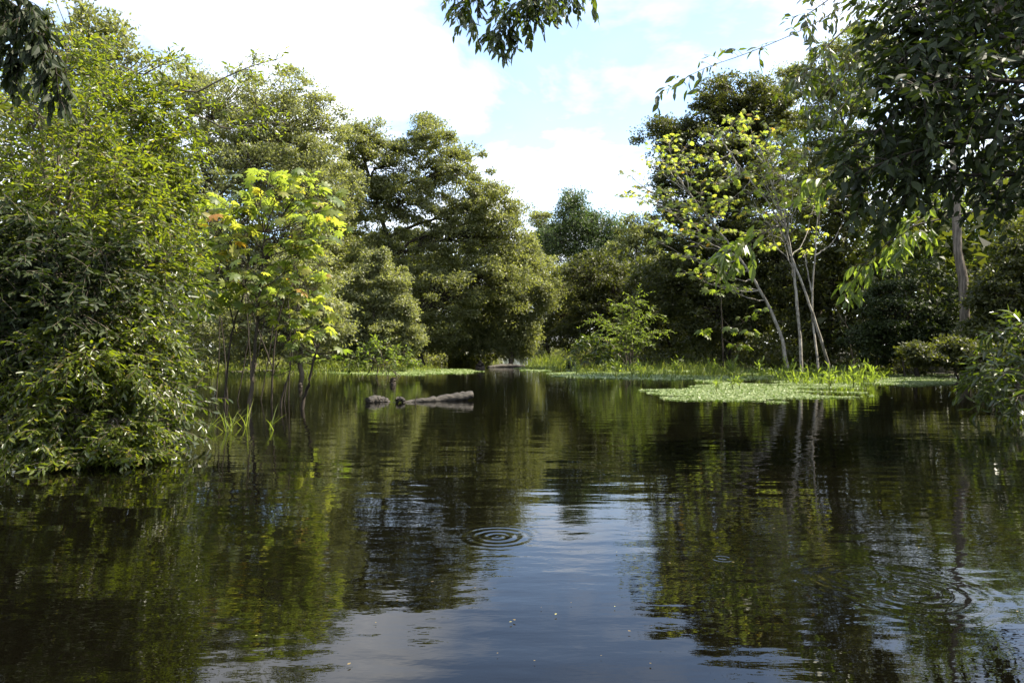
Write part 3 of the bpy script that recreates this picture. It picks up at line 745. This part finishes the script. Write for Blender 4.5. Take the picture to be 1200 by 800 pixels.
# willowy shrubs on the left ----------------------------------------------------------------
def stems_px(base, tips, mid=.55, lift=.25, rng=None):
    out = []
    for px, py, D in tips:
        t = P(px, py, D); b = np.array([base[0], base[1], 0.])
        m1 = b * (1 - mid) + t * mid; m1[2] = t[2] * (mid + lift * .6); m1[:2] = b[:2] * .62 + t[:2] * .38
        m2 = b * .15 + t * .85; m2[2] = t[2] * .97 + .1
        out.append([m1, m2, t])
    return out
B1 = (-6.7, 12.2)
shrub('willowy_shrub', 'tall willowy shrub with narrow leaves, one tip sticking out against the sky', B1,
      stems_px(B1, [(197, 128, 11.5), (157, 135, 11.0), (197, 195, 11.2), (187, 170, 11.0), (150, 118, 11.5), (197, 235, 11.8), (172, 210, 10.6), (142, 185, 10.5), (187, 275, 11.5), (100, 105, 11.5), (162, 255, 10.6), (150, 220, 10.4), (187, 310, 12)]),
      'willow', (.108, .042), 61, bark='bark', r=.03, twigs=36, tlen=1.0, spacing=.046, t0=.25, sub=3, droop=.1, tdroop=.12,
      extra=[([P(170, 150, 11.4), P(235, 105, 11.3), P(285, 80, 11.2), P(330, 66, 11.2)], dict(twigs=16, tlen=.45, sub=0, t0=.6)), ([P(200, 170, 11.4), P(270, 150, 11.3), P(330, 142, 11.2)], dict(twigs=18, tlen=.5, sub=1, t0=.6)), ([P(120, 120, 11.4), P(170, 85, 11.3), P(215, 62, 11.2)], dict(twigs=16, tlen=.5, sub=1, t0=.6))])
B2 = (-6.9, 10.2)
shrub('willowy_shrub', 'dense bright green shrub with arching twigs behind the hanging dark leaves', B2,
      stems_px(B2, [(40, 130, 9.5), (100, 150, 9.2), (10, 190, 9.5), (140, 210, 9.3), (60, 220, 9.0), (180, 250, 9.4), (110, 270, 9.0), (30, 290, 9.0), (200, 310, 9.6), (80, 60, 10)]),
      'willow', (.092, .038), 62, r=.03, twigs=36, tlen=1.0, spacing=.042, t0=.2, sub=3, droop=.1, tdroop=.12)
B3 = (-5.3, 10.2)
shrub('glossy_leaved_shrub', 'glossy broad leaved shrub leaning over the water with white glints on its leaves', B3,
      stems_px(B3, [(177, 330, 9.6), (167, 380, 9.2), (192, 400, 10.0), (152, 420, 8.8), (187, 450, 9.0), (150, 360, 8.8), (197, 480, 9.6), (142, 470, 8.6), (152, 290, 9.6), (187, 345, 10.4), (172, 505, 9.0), (197, 430, 10), (177, 300, 10.2)], lift=.35),
      'broad', (.11, .048), 63, r=.022, twigs=24, tlen=.8, spacing=.05, t0=.3, sub=2, droop=.35, tdroop=.25)
B4 = (-5.6, 8.9)
shrub('glossy_leaved_shrub', 'low shady shrub with branches trailing into the water at the left bank', B4,
      stems_px(B4, [(60, 380, 8.3), (110, 420, 8.1), (30, 450, 8.2), (90, 490, 8.1), (140, 500, 8.2), (160, 530, 8.3), (50, 520, 8.0), (10, 500, 8.2), (120, 540, 8.1), (20, 400, 8.6), (130, 385, 8.8), (170, 435, 8.4), (80, 430, 8.0), (160, 350, 9.0), (190, 400, 8.8)], lift=.2),
      'willow', (.088, .036), 64, r=.022, twigs=32, tlen=.75, spacing=.032, t0=.25, sub=3, droop=.3, tdroop=.2)
B5 = (-7.4, 9.4)
shrub('willowy_shrub', 'shadowed willowy shrub in the middle of the left bank with dark inner twigs', B5,
      stems_px(B5, [(20, 310, 8.3), (70, 320, 8.2), (125, 300, 8.4), (0, 370, 8.3), (100, 370, 8.1), (-30, 260, 8.6), (-20, 440, 8.4), (60, 270, 8.6), (110, 335, 8.3)]),
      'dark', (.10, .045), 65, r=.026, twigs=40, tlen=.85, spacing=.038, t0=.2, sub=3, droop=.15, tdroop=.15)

# near overhanging trees ----------------------------------------------------------------------
def over_tree(name, label, trunk, tr, boughs, mat, leaf, seed, bark='dark_bark', limit=300, cat='tree', **kw):
    rng = RNG(seed)
    root = thing(name, label, cat, (trunk[0][0], trunk[0][1], 0))
    mb, lv = MB(), Leaves()
    tc_ = spline(trunk, 16); mb.tube(tc_, tr, tr * .55, 9, .04, rng)
    tk = link('trunk', mb.mesh('trunk', M[bark], root.location), root)
    for b in boughs:
        ctrl, r = b[0], b[1]
        k2 = dict(kw); k2.update(b[2] if len(b) > 2 else {})
        i = int(np.argmin(np.linalg.norm(tc_ - np.asarray(ctrl[0]), axis=1)))
        pts = spline([tc_[i]] + [np.asarray(p) for p in ctrl], 22)
        mb = MB(); branch(rng, mb, lv, pts, r, leaf, **k2)
        link('bough', mb.mesh('bough', M[bark], root.location), tk)
    leaf_parts(lv, root, mat, 'leaf', limit)
    return root
over_tree('overhanging_tree', 'near dark tree spreading big shaded leaves over the right bank',
          [(9.6, 10.5, -.8), (9.5, 10.4, 2.5), (9.2, 10.2, 5.0), (9.0, 10.0, 8.5)], .22,
          [([P(1260, 60, 9.6), P(1150, 40, 9.4), P(1070, 60, 9.2), P(1040, 100, 9.0)], .05),
           ([P(1270, 120, 9.8), P(1160, 110, 9.6), P(1060, 130, 9.3), P(1000, 185, 9.2)], .05),
           ([P(1270, 170, 9.4), P(1170, 160, 9.0), P(1080, 175, 8.8), P(1000, 205, 8.8)], .045),
           ([P(1270, 210, 9.6), P(1190, 205, 9.4), P(1120, 205, 9.2), P(1060, 212, 9.2)], .045, dict(tlen=.75)),
           ([P(1250, 0, 9.8), P(1140, -20, 9.6), P(1090, -10, 9.4), P(1060, 30, 9.4)], .05),
           ([P(1280, 90, 9.0), P(1200, 95, 8.6), P(1120, 90, 8.5), P(1070, 110, 8.4)], .045),
           ([P(1270, -60, 9.6), P(1180, -30, 9.2), P(1110, 10, 9.2), P(1075, 60, 9.3)], .045),
           ([P(1270, 150, 10.2), P(1190, 130, 10.2), P(1110, 150, 10), P(1040, 150, 9.8)], .045),
           ([(9.3, 10.0, 7.8), (10.5, 10.2, 8.6), (12.5, 10.6, 9.0)], .06, dict(tlen=1.6)),
           ([(9.2, 10.0, 8.0), (8.6, 9.5, 8.6), (7.6, 9.2, 9.0)], .06, dict(tlen=1.5)),
           ([(9.4, 10.3, 6.0), (11.0, 10.5, 6.8), (13.0, 10.8, 6.8)], .06, dict(tlen=1.6)),
           ([P(1270, 40, 10.2), P(1190, 20, 10.2), P(1120, 50, 10), P(1060, 80, 9.8)], .045),
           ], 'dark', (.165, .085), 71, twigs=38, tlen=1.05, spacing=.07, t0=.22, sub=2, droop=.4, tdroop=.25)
over_tree('overhanging_tree', 'slim tree with fresh green drooping leaves lit against the dark right bank',
          [(10.9, 13.8, -.8), (10.8, 13.7, 2.8), (10.3, 13.6, 5.3)], .10,
          [([P(1180, 240, 13.5), P(1110, 255, 13.3), P(1060, 270, 13.1), P(1015, 310, 12.9), P(990, 345, 12.8)], .025, dict(twigs=16, t0=.45)),
           ([P(1170, 225, 13.3), P(1100, 245, 12.9), P(1070, 265, 12.7), P(1040, 290, 12.7)], .02, dict(twigs=12, t0=.5)),
           ([P(1180, 200, 13.3), P(1080, 202, 12.7), P(1000, 204, 12.3), P(950, 210, 12.1)], .014, dict(twigs=7, t0=.75)),
           ([P(1150, 215, 13.3), P(1020, 225, 12.7), P(940, 245, 12.3), P(880, 285, 12.1), P(845, 300, 12.1)], .014, dict(twigs=14, t0=.7)),
           ], 'fresh', (.25, .10), 72, twigs=12, tlen=.5, spacing=.085, sub=1, droop=.7, tdroop=.35, ang=.7)
over_tree('overhanging_tree', 'tree sending one long thin leafy twig out into the white sky',
          [(11.8, 14.5, -.8), (11.4, 14.4, 5), (9.6, 13.8, 9.8)], .16,
          [([P(1050, -30, 13), P(1000, 0, 12.5), P(945, 32, 12), P(880, 60, 11.6), P(820, 82, 11.4), P(770, 112, 11.2)], .014, dict(twigs=15, t0=.50, tlen=.5, sub=0)),
           ([P(1080, -10, 13), P(1010, 20, 12.6), P(965, 60, 12.4), P(935, 100, 12.2)], .028, dict(twigs=24)),
           ([P(1080, 20, 13), P(1020, 50, 12.8), P(985, 90, 12.6), P(950, 130, 12.4)], .028, dict(twigs=22)),
           ([P(1060, -40, 13), P(1010, -30, 12.8), P(970, 0, 12.6), P(940, 20, 12.4)], .028, dict(twigs=22)),
           ([P(1060, 60, 13), P(1010, 100, 12.8), P(975, 140, 12.6)], .024, dict(twigs=18)),
           ], 'broad', (.19, .070), 73, 'bark', twigs=26, tlen=.8, spacing=.085, t0=.3, sub=1, droop=.5, tdroop=.35)
over_tree('overhanging_branch', 'bough with hanging dark leaf sprays at the top against the white sky',
          [(9.4, 9.0, -.8), (9.2, 9.0, 6), (7.5, 8.8, 8.6)], .16,
          [([(4.5, 8.5, 8.0), P(720, -90, 8), P(640, -60, 8), P(570, -30, 8), P(540, 10, 8)], .035, dict(twigs=30, t0=.55)),
           ([(4.5, 8.5, 8.0), P(730, -70, 8.2), P(660, -40, 8.1), P(610, 5, 8), P(582, 45, 8)], .03, dict(twigs=32, t0=.55)),
           ([(4.6, 8.5, 7.9), P(740, -70, 8.4), P(690, -40, 8.3), P(665, -5, 8.2)], .025, dict(twigs=9, t0=.7)),
           ([(4.6, 8.5, 7.9), P(700, -80, 8.0), P(645, -40, 7.9), P(625, 10, 7.8)], .025, dict(twigs=12, t0=.7)),
           ], 'broad', (.11, .044), 74, cat='branch', twigs=26, tlen=.46, spacing=.036, sub=3, droop=.6, tdroop=.5)
over_tree('overhanging_branch', 'cluster of big shaded drooping leaves hanging at the top of the left bank',
          [(-7.5, 6.0, -.8), (-7.3, 6.0, 3), (-6.6, 6.0, 5.5)], .14,
          [([P(-60, -30, 6), P(-10, -20, 6), P(35, 10, 6), P(55, 60, 6)], .022, {}),
           ([P(-60, -10, 6.1), P(0, -5, 6.1), P(55, 50, 6.1), P(68, 120, 6.1)], .022, {}),
           ([P(-70, 0, 6.2), P(-20, 10, 6.2), P(15, 50, 6.2), P(25, 85, 6.2)], .02, {}),
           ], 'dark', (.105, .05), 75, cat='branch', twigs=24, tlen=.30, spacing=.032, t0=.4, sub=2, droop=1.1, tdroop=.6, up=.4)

# bush at the right edge and feathery shrubs -------------------------------------------------
B6 = (11.2, 14.4)
shrub('waterside_bush', 'dark bush leaning over the water with bright arching leaves on top', B6,
      stems_px(B6, [(1165, 390, 13.4), (1195, 385, 13.2), (1145, 430, 13.3), (1175, 440, 12.8), (1160, 465, 13.0), (1205, 420, 13), (1190, 470, 12.6), (1215, 385, 13.2), (1140, 450, 13.6)], lift=.5),
      'broad', (.24, .065), 66, 'bush', r=.02, twigs=16, tlen=.55, spacing=.075, t0=.35, sub=1, droop=.2, tdroop=.25)
def feathery(name, label, base_px, D, tips, mat, seed, leaf=(.20, .06)):
    rng = RNG(seed); b = wb(base_px, D)
    root = thing(name, label, 'shrub', (b[0], b[1], 0)); mb, lv = MB(), Leaves()
    for px, py in tips:
        t = P(px, py, D + .6 * rng.standard_normal())
        c = bez(b + rng.standard_normal(3) * .2, np.array([b[0] * .7 + t[0] * .3, t[1], t[2] * 1.1]), t, 12)
        mb.tube(c, .04, .01, 4)
        for i in range(3, 12):
            for s in (-1, 1):
                d = unit(np.array([s * .8 + .4 * rng.standard_normal(), .7 * rng.standard_normal(), .35 * rng.standard_normal()]) + unit(c[i] - c[i - 1]) * .7)
                e = c[i] + d * (.4 + 1.0 * rng.random()); tw = bez(c[i], c[i] + d * .6 + UP * .08, e - UP * .25, 6)
                mb.tube(tw, .01, .004, 3)
                twig_leaves(rng, lv, tw, .055, leaf, 1.15, .05)
    link('stem', mb.mesh('stem', M['bark'], root.location), root)
    leaf_parts(lv, root, mat, 'leaf', 0)
feathery('feathery_shrub', 'pale feathery shrub with arching sprays above the far water plants', 738, 40, [(700, 375), (722, 358), (745, 352), (690, 395), (715, 385), (740, 380), (765, 370), (757, 395), (775, 390)], 'fresh', 81)
B7 = wb(690, 41)
shrub('waterside_bush', 'low dark green bush with big leaves at the end of the floating mat', B7, stems_px(B7, [(680, 408, 40.5), (700, 405, 40.5), (715, 410, 40.5), (690, 400, 41), (668, 420, 40.3), (722, 420, 40.5), (705, 418, 39.8)], lift=.4), 'broad', (.42, .17), 67, 'bush', r=.03, twigs=10, tlen=.8, spacing=.16, t0=.3, sub=1, limit=0, spread=1.5)
B8 = wb(450, 33)
shrub('waterside_bush', 'sunlit yellow green bush standing on the left floating mat', B8, stems_px(B8, [(420, 412, 33), (440, 402, 33), (455, 408, 33), (475, 415, 33), (430, 422, 32.5), (462, 422, 32.5), (485, 424, 33), (410, 425, 33)], lift=.3), 'fresh', (.22, .10), 68, 'bush', r=.02, twigs=12, tlen=.7, spacing=.10, t0=.3, sub=1, limit=0, spread=1.5)
rv = RNG(90)
for px, D, tp, lab in ((1003, 35, [(995, 395), (990, 370)], 'thin crooked bare sapling stem standing just right of the slanting pale trunk'),
                       (1030, 34, [(1022, 380), (1012, 350), (1018, 320)], 'twisted bare stem rising into the drooping fresh green leaves'),
                       (1062, 33, [(1054, 380), (1064, 350), (1052, 318)], 'bare slim stem leaning in the dark understorey left of the thick trunk')):
    root = thing('bare_stem', lab, 'stem', wb(px, D) * np.array([1, 1, 0])); mb = MB()
    c = spline([wb(px, D)] + [P(x, y, D) for x, y in tp], 14); c[1:-1] += rv.standard_normal((12, 3)) * .03
    mb.tube(c, .05, .015, 5, .05, rv)
    link('trunk', mb.mesh('trunk', M['bark'], root.location), root)
    for k in (5, 8, 10):
        mb = MB(); e = c[k] + np.array([rv.uniform(-.8, .8), rv.uniform(-.4, .4), rv.uniform(.6, 1.4)])
        mb.tube(bez(c[k], c[k] * .5 + e * .5 - UP * .15, e, 6), .02, .006, 4)
        link('twig', mb.mesh('twig', M['bark'], root.location), root)

# ------------------------------------------------------------------ floating mats and water plants
def vnoise(x, y, seed):
    r = RNG(seed); out = np.zeros_like(x)
    for k in range(5):
        a = r.uniform(0, 6.28, 2); f = .5 * 1.7 ** k
        out += np.sin(x * f * math.cos(a[0]) + y * f * math.sin(a[0]) + a[1]) / 1.3 ** k
    return out / 2.5
def floating_mat(label, poly_px, k, seed, size=.055, thr=-.30):
    rng = RNG(seed)
    poly = np.array([W(*p)[:2] for p in poly_px])
    lo, hi = poly.min(0), poly.max(0)
    x = rng.uniform(lo[0], hi[0], k * 4); y = rng.uniform(lo[1], hi[1], k * 4)
    sd = -shore_dist(x, y, poly)
    ok = (sd + 1.0 * vnoise(x * 1.7, y * 2.4, seed) > .15) & (vnoise(x * 1.2, y * 1.2, seed + 5) > thr)
    x, y = x[ok][:k], y[ok][:k]; m = len(x)
    pos = np.stack([x, y, .006 + .022 * rng.random(m)], 1)
    a = rng.uniform(0, 6.28, m)
    lv = Leaves(); s = size * (.6 + .8 * rng.random(m))
    d = np.stack([np.cos(a), np.sin(a), .12 * rng.random(m)], 1)
    lv.add(pos, d, unit(UP + .28 * rng.standard_normal((m, 3))), s, s * .9)
    v, f = leaf_cloud(*lv.arrays())
    v[:, 2] = np.maximum(v[:, 2], .004)
    tag(link('floating_plant_mat', mesh_from('floating_plant_mat', v, f, M['duck'])), label, 'floating plants', kind='stuff')
floating_mat('broad mat of pale green floating plants jutting out from the right bank', [(758, 461), (775, 456), (830, 449), (905, 444), (990, 438), (1150, 438), (1160, 448), (1080, 454), (1020, 458), (985, 468), (900, 472), (800, 469)], 60000, 1)
floating_mat('long thin mat of floating plants at the feet of the water grass', [(645, 441), (665, 433), (760, 430), (900, 431), (960, 436), (900, 444), (830, 448), (760, 445), (700, 443)], 34000, 2, .09)
floating_mat('small sunlit sliver of floating plants under the dark understorey', [(1062, 436), (1090, 432), (1150, 432), (1160, 436), (1110, 438)], 5000, 3, .09)
floating_mat('narrow sunlit mat of floating plants below the yellow green bush', [(330, 436), (390, 430), (470, 430), (520, 432), (572, 435), (560, 439), (500, 440), (400, 438)], 22000, 4, .10)
floating_mat('far bright patch of floating plants below the drooping tree', [(495, 424), (510, 420), (550, 419), (562, 422), (540, 425)], 9000, 5, .16)
floating_mat('thin line of floating plants across the far channel', [(600, 432), (620, 428), (668, 428), (680, 432), (640, 435)], 8000, 6, .12)
def grass_belt(label, poly_px, k, h, seed, mat='grass', w=.03):
    rng = RNG(seed)
    poly = np.array([W(*p)[:2] for p in poly_px]); lo, hi = poly.min(0), poly.max(0)
    x = rng.uniform(lo[0], hi[0], k * 5); y = rng.uniform(lo[1], hi[1], k * 5)
    ok = inside(x, y, poly) & (vnoise(x * 1.5, y * 1.5, seed) > -.15)
    x, y = x[ok][:k], y[ok][:k]; m = len(x)
    hh = h * (.25 + .9 * rng.random(m) ** 1.5) * (.75 + .9 * vnoise(x * 1.6, y * 1.6, seed + 3))
    hh = np.maximum(hh, .08)
    d = unit(np.stack([.4 * rng.standard_normal(m), .4 * rng.standard_normal(m), np.ones(m)], 1))
    lv = Leaves(); n = unit(np.cross(d, rand_dir(rng, m)))
    lv.add(np.stack([x, y, np.full(m, -.03)], 1), d, n, hh, np.full(m, w) * (.6 + .9 * rng.random(m)))
    # side leaves half way up
    t = (.4 + .5 * rng.random(m))[:, None]
    lv.add(np.stack([x, y, np.zeros(m)], 1) + d * hh[:, None] * t, d * .5 + rand_dir(rng, m) * .8, n, hh * .45, np.full(m, w * 1.3))
    a = lv.arrays(); v, f = leaf_cloud(*a, kind='leaf6')
    tag(link('water_grass', mesh_from('water_grass', v, f, M[mat])), label, 'water grass', kind='stuff')
grass_belt('belt of sunlit water grass along the floating mat on the right bank', [(670, 440), (690, 430), (760, 428), (890, 430), (900, 438), (830, 443), (740, 443)], 3400, .55, 11)
grass_belt('green herbs standing around the feet of the pale trunks', [(885, 441), (900, 432), (1020, 432), (1050, 440), (1000, 458), (940, 452)], 3000, .48, 12, 'fresh', .05)
grass_belt('tall thin water grass in the far channel left of the big leaved bush', [(610, 433), (625, 425), (670, 425), (680, 434)], 1500, .75, 13)
grass_belt('low grass on the floating mat below the yellow green bush', [(385, 436), (400, 430), (500, 431), (520, 435), (440, 438)], 1500, .35, 14)
grass_belt('pale sunlit grass along the left bank behind the saplings', [(215, 443), (240, 431), (330, 429), (400, 430), (405, 437), (300, 441)], 3200, .6, 15)
# single water plants, copied
def water_plant(seed):
    rng = RNG(seed); mb, lv = MB(), Leaves()
    for k in range(6):
        a = rng.random() * 6.28; h = rng.uniform(.35, .85)
        e = np.array([math.cos(a) * h * .3, math.sin(a) * h * .3, h])
        c = bez(np.array([0, 0, -.2]), np.array([0, 0, h * .6]), e, 6); mb.tube(c, .012, .005, 4)
        twig_leaves(rng, lv, c[2:], .10, (.24, .06), .75, -.15)
    v, f = leaf_cloud(*lv.arrays(), kind='leaf6')
    return mb.mesh('stem', M['grass']), mesh_from('leaves', v, f, M['fresh'])
PROTO = [water_plant(s) for s in (201, 202, 203, 204)]
rw = RNG(210)
for k in range(34):
    if k < 22: p = W(rw.uniform(672, 900), rw.uniform(432, 446))
    elif k < 30: p = W(rw.uniform(900, 1040), rw.uniform(438, 458))
    else: p = W(rw.uniform(830, 870), rw.uniform(455, 460))
    r_ = thing('water_plant', 'upright leafy water plant growing out of the floating mat by the right bank', 'plant', (p[0], p[1], 0), 'leafy water plants in the right floating mat')
    r_.rotation_euler = (0, 0, rw.uniform(0, 6.28)); s = rw.uniform(.6, 1.2) * (.6 if k >= 30 else 1); r_.scale = (s, s, s)
    a, b = PROTO[k % 4]; link('stem', a, r_); link('leaves', b, r_)
# grass tufts by the saplings
for (px, py, nb, h, lab) in ((243, 505, 11, .48, 'reddish based grass tuft beside the trailing shrub'), (268, 505, 16, .55, 'fuller bright grass tuft between the shrub and the dark stem'), (288, 500, 7, .6, 'sparse upright grass tuft touching the dark sapling stem'),
                             (318, 503, 6, .5, 'leaning grass tuft with one long arching blade right of the dark stem'), (205, 517, 9, .35, 'low grass tuft under the trailing twigs of the glossy shrub')):
    p = W(px, py); root = thing('grass_tuft', lab, 'grass', (p[0], p[1], 0), 'grass tufts standing in the shallows')
    for k in range(nb):
        a = rw.random() * 6.28; d = unit(np.array([math.cos(a) * .55, math.sin(a) * .55, 1]) + .15 * rw.standard_normal(3))
        hl = h * rw.uniform(.5, 1.1); s_ = unit(np.cross(d, np.array([math.cos(a), math.sin(a), .1]))); n_ = np.cross(s_, d)
        if n_[2] < 0: s_, n_ = -s_, -n_
        o = link('blade', unit_mesh('grass', 'grass'), root); wd = .016
        c = rw.standard_normal(3) * np.array([.04, .04, 0]) - UP * .02
        o.matrix_local = Matrix(((s_[0] * wd, d[0] * hl, n_[0] * hl, c[0]), (s_[1] * wd, d[1] * hl, n_[1] * hl, c[1]), (s_[2] * wd, d[2] * hl, n_[2] * hl, c[2]), (0, 0, 0, 1)))

# ------------------------------------------------------------------ driftwood
def log(name, label, pts, radii, seed, sticks=(), cat='log', mat='log', sides=18):
    rng = RNG(seed); c = spline(pts, 26); c[3:-2] += rng.standard_normal((21, 3)) * .012
    r = np.interp(np.linspace(0, 1, 26), np.linspace(0, 1, len(radii)), radii)
    r = r * (1 + .025 * rng.standard_normal(26))
    t0, t1 = unit(c[0] - c[1]), unit(c[-1] - c[-2])
    c = np.vstack([c[0] + t0 * .004, c, c[-1] + t1 * .004]); r = np.concatenate([[.004], r, [.004]])
    root = thing(name, label, cat, (c[:, 0].mean(), c[:, 1].mean(), 0))
    mb = MB(); mb.tube(c, 0, 0, sides, .05, rng, radii=r)
    link('trunk', mb.mesh('trunk', M[mat], root.location), root)
    for st in sticks:
        mb = MB(); mb.tube(spline(st, 8), .018, .008, 5, .05, rng)
        link('twig', mb.mesh('twig', M['dark_bark'], root.location), root)
def wz(px, py, z): p = W(px, py); p[2] = z; return p
log('floating_log', 'tapering grey log lying half sunk in open water with a broken thick end', [wz(458, 471.5, -.02), wz(480, 471, .00), wz(510, 470, .04), wz(535, 469, .08), wz(554, 468.5, .15)], [.02, .045, .075, .105, .125, .10], 301,
    sticks=[[wz(487, 472.5, -.05), wz(487, 472.5, .08), wz(489, 472.5, .17)], [wz(466, 472.5, -.04), wz(467, 473, .05), wz(470, 473, .12)]])
log('floating_log', 'short dark broken log end bobbing beside the tapering grey log', [wz(431, 472, .06), wz(442, 471, .07), wz(452, 470.5, .03), wz(458, 470.5, -.05)], [.085, .10, .08, .04], 302)
log('floating_log', 'small round knot of wood between the broken log end and the tapering log', [wz(464, 471.5, .04), wz(469, 471.3, .10), wz(474, 471.5, .05)], [.04, .06, .04], 303)
log('floating_log', 'thin grey log lying along the water behind the saplings', [wz(262, 437.5, .0), wz(300, 437, .06), wz(345, 437, .03)], [.10, .13, .09], 304)
log('floating_log', 'pale log floating across the far channel', [wz(572, 430.5, .02), wz(592, 430, .08), wz(616, 430, .03)], [.10, .16, .10], 305)
log('stump', 'dark pointed stump sticking out of the water near the far pale log', [wz(563, 431.5, -.2), wz(562.5, 431.5, .2), wz(562, 431.5, .55)], [.36, .26, .05], 307, cat='stump', mat='dark_bark')
log('stump', 'small black stub poking out of the water above the floating log', [wz(460.5, 450.5, -.2), wz(460.5, 450.5, .1), wz(460.8, 450.5, .24)], [.12, .11, .09], 308, cat='stump', mat='dark_bark')
log('stump', 'little dark stub standing in the water right of the leaning stem', [wz(352, 456, -.2), wz(352, 456, .1), wz(352.4, 456, .2)], [.06, .06, .04], 309, cat='stump', mat='dark_bark')

# fallen leaves floating
rf = RNG(400)
spots = [(533, 478), (670, 707), (597, 730), (763, 735), (634, 713), (604, 728), (652, 720), (735, 740), (505, 683), (845, 702), (1075, 642), (1048, 700), (905, 620), (745, 655), (740, 640), (722, 648), (603, 585), (660, 602), (465, 705), (584, 766), (762, 779), (705, 769), (625, 775), (735, 597), (300, 746), (1190, 718), (992, 508), (1085, 508), (1030, 590), (610, 600), (783, 660), (720, 712), (556, 690), (480, 600), (690, 560), (408, 780), (440, 730), (860, 660), (940, 640), (1120, 600)]
for px, py in spots:
    p = W(px, py); o = link('floating_leaf', unit_mesh('leaf', 'dead'))
    a = rf.random() * 6.28; L_ = rf.uniform(.008, .022) * (2.2 if py < 520 else 1)
    o.location = (p[0], p[1], .012 + L_ * .05); o.rotation_euler = (rf.uniform(-.1, .1), rf.uniform(-.1, .1), a); o.scale = (L_ * .6, L_, L_ * .4)
    tag(o, 'tiny fallen leaf floating on the dark open water', 'leaf', 'fallen leaves floating on the water')
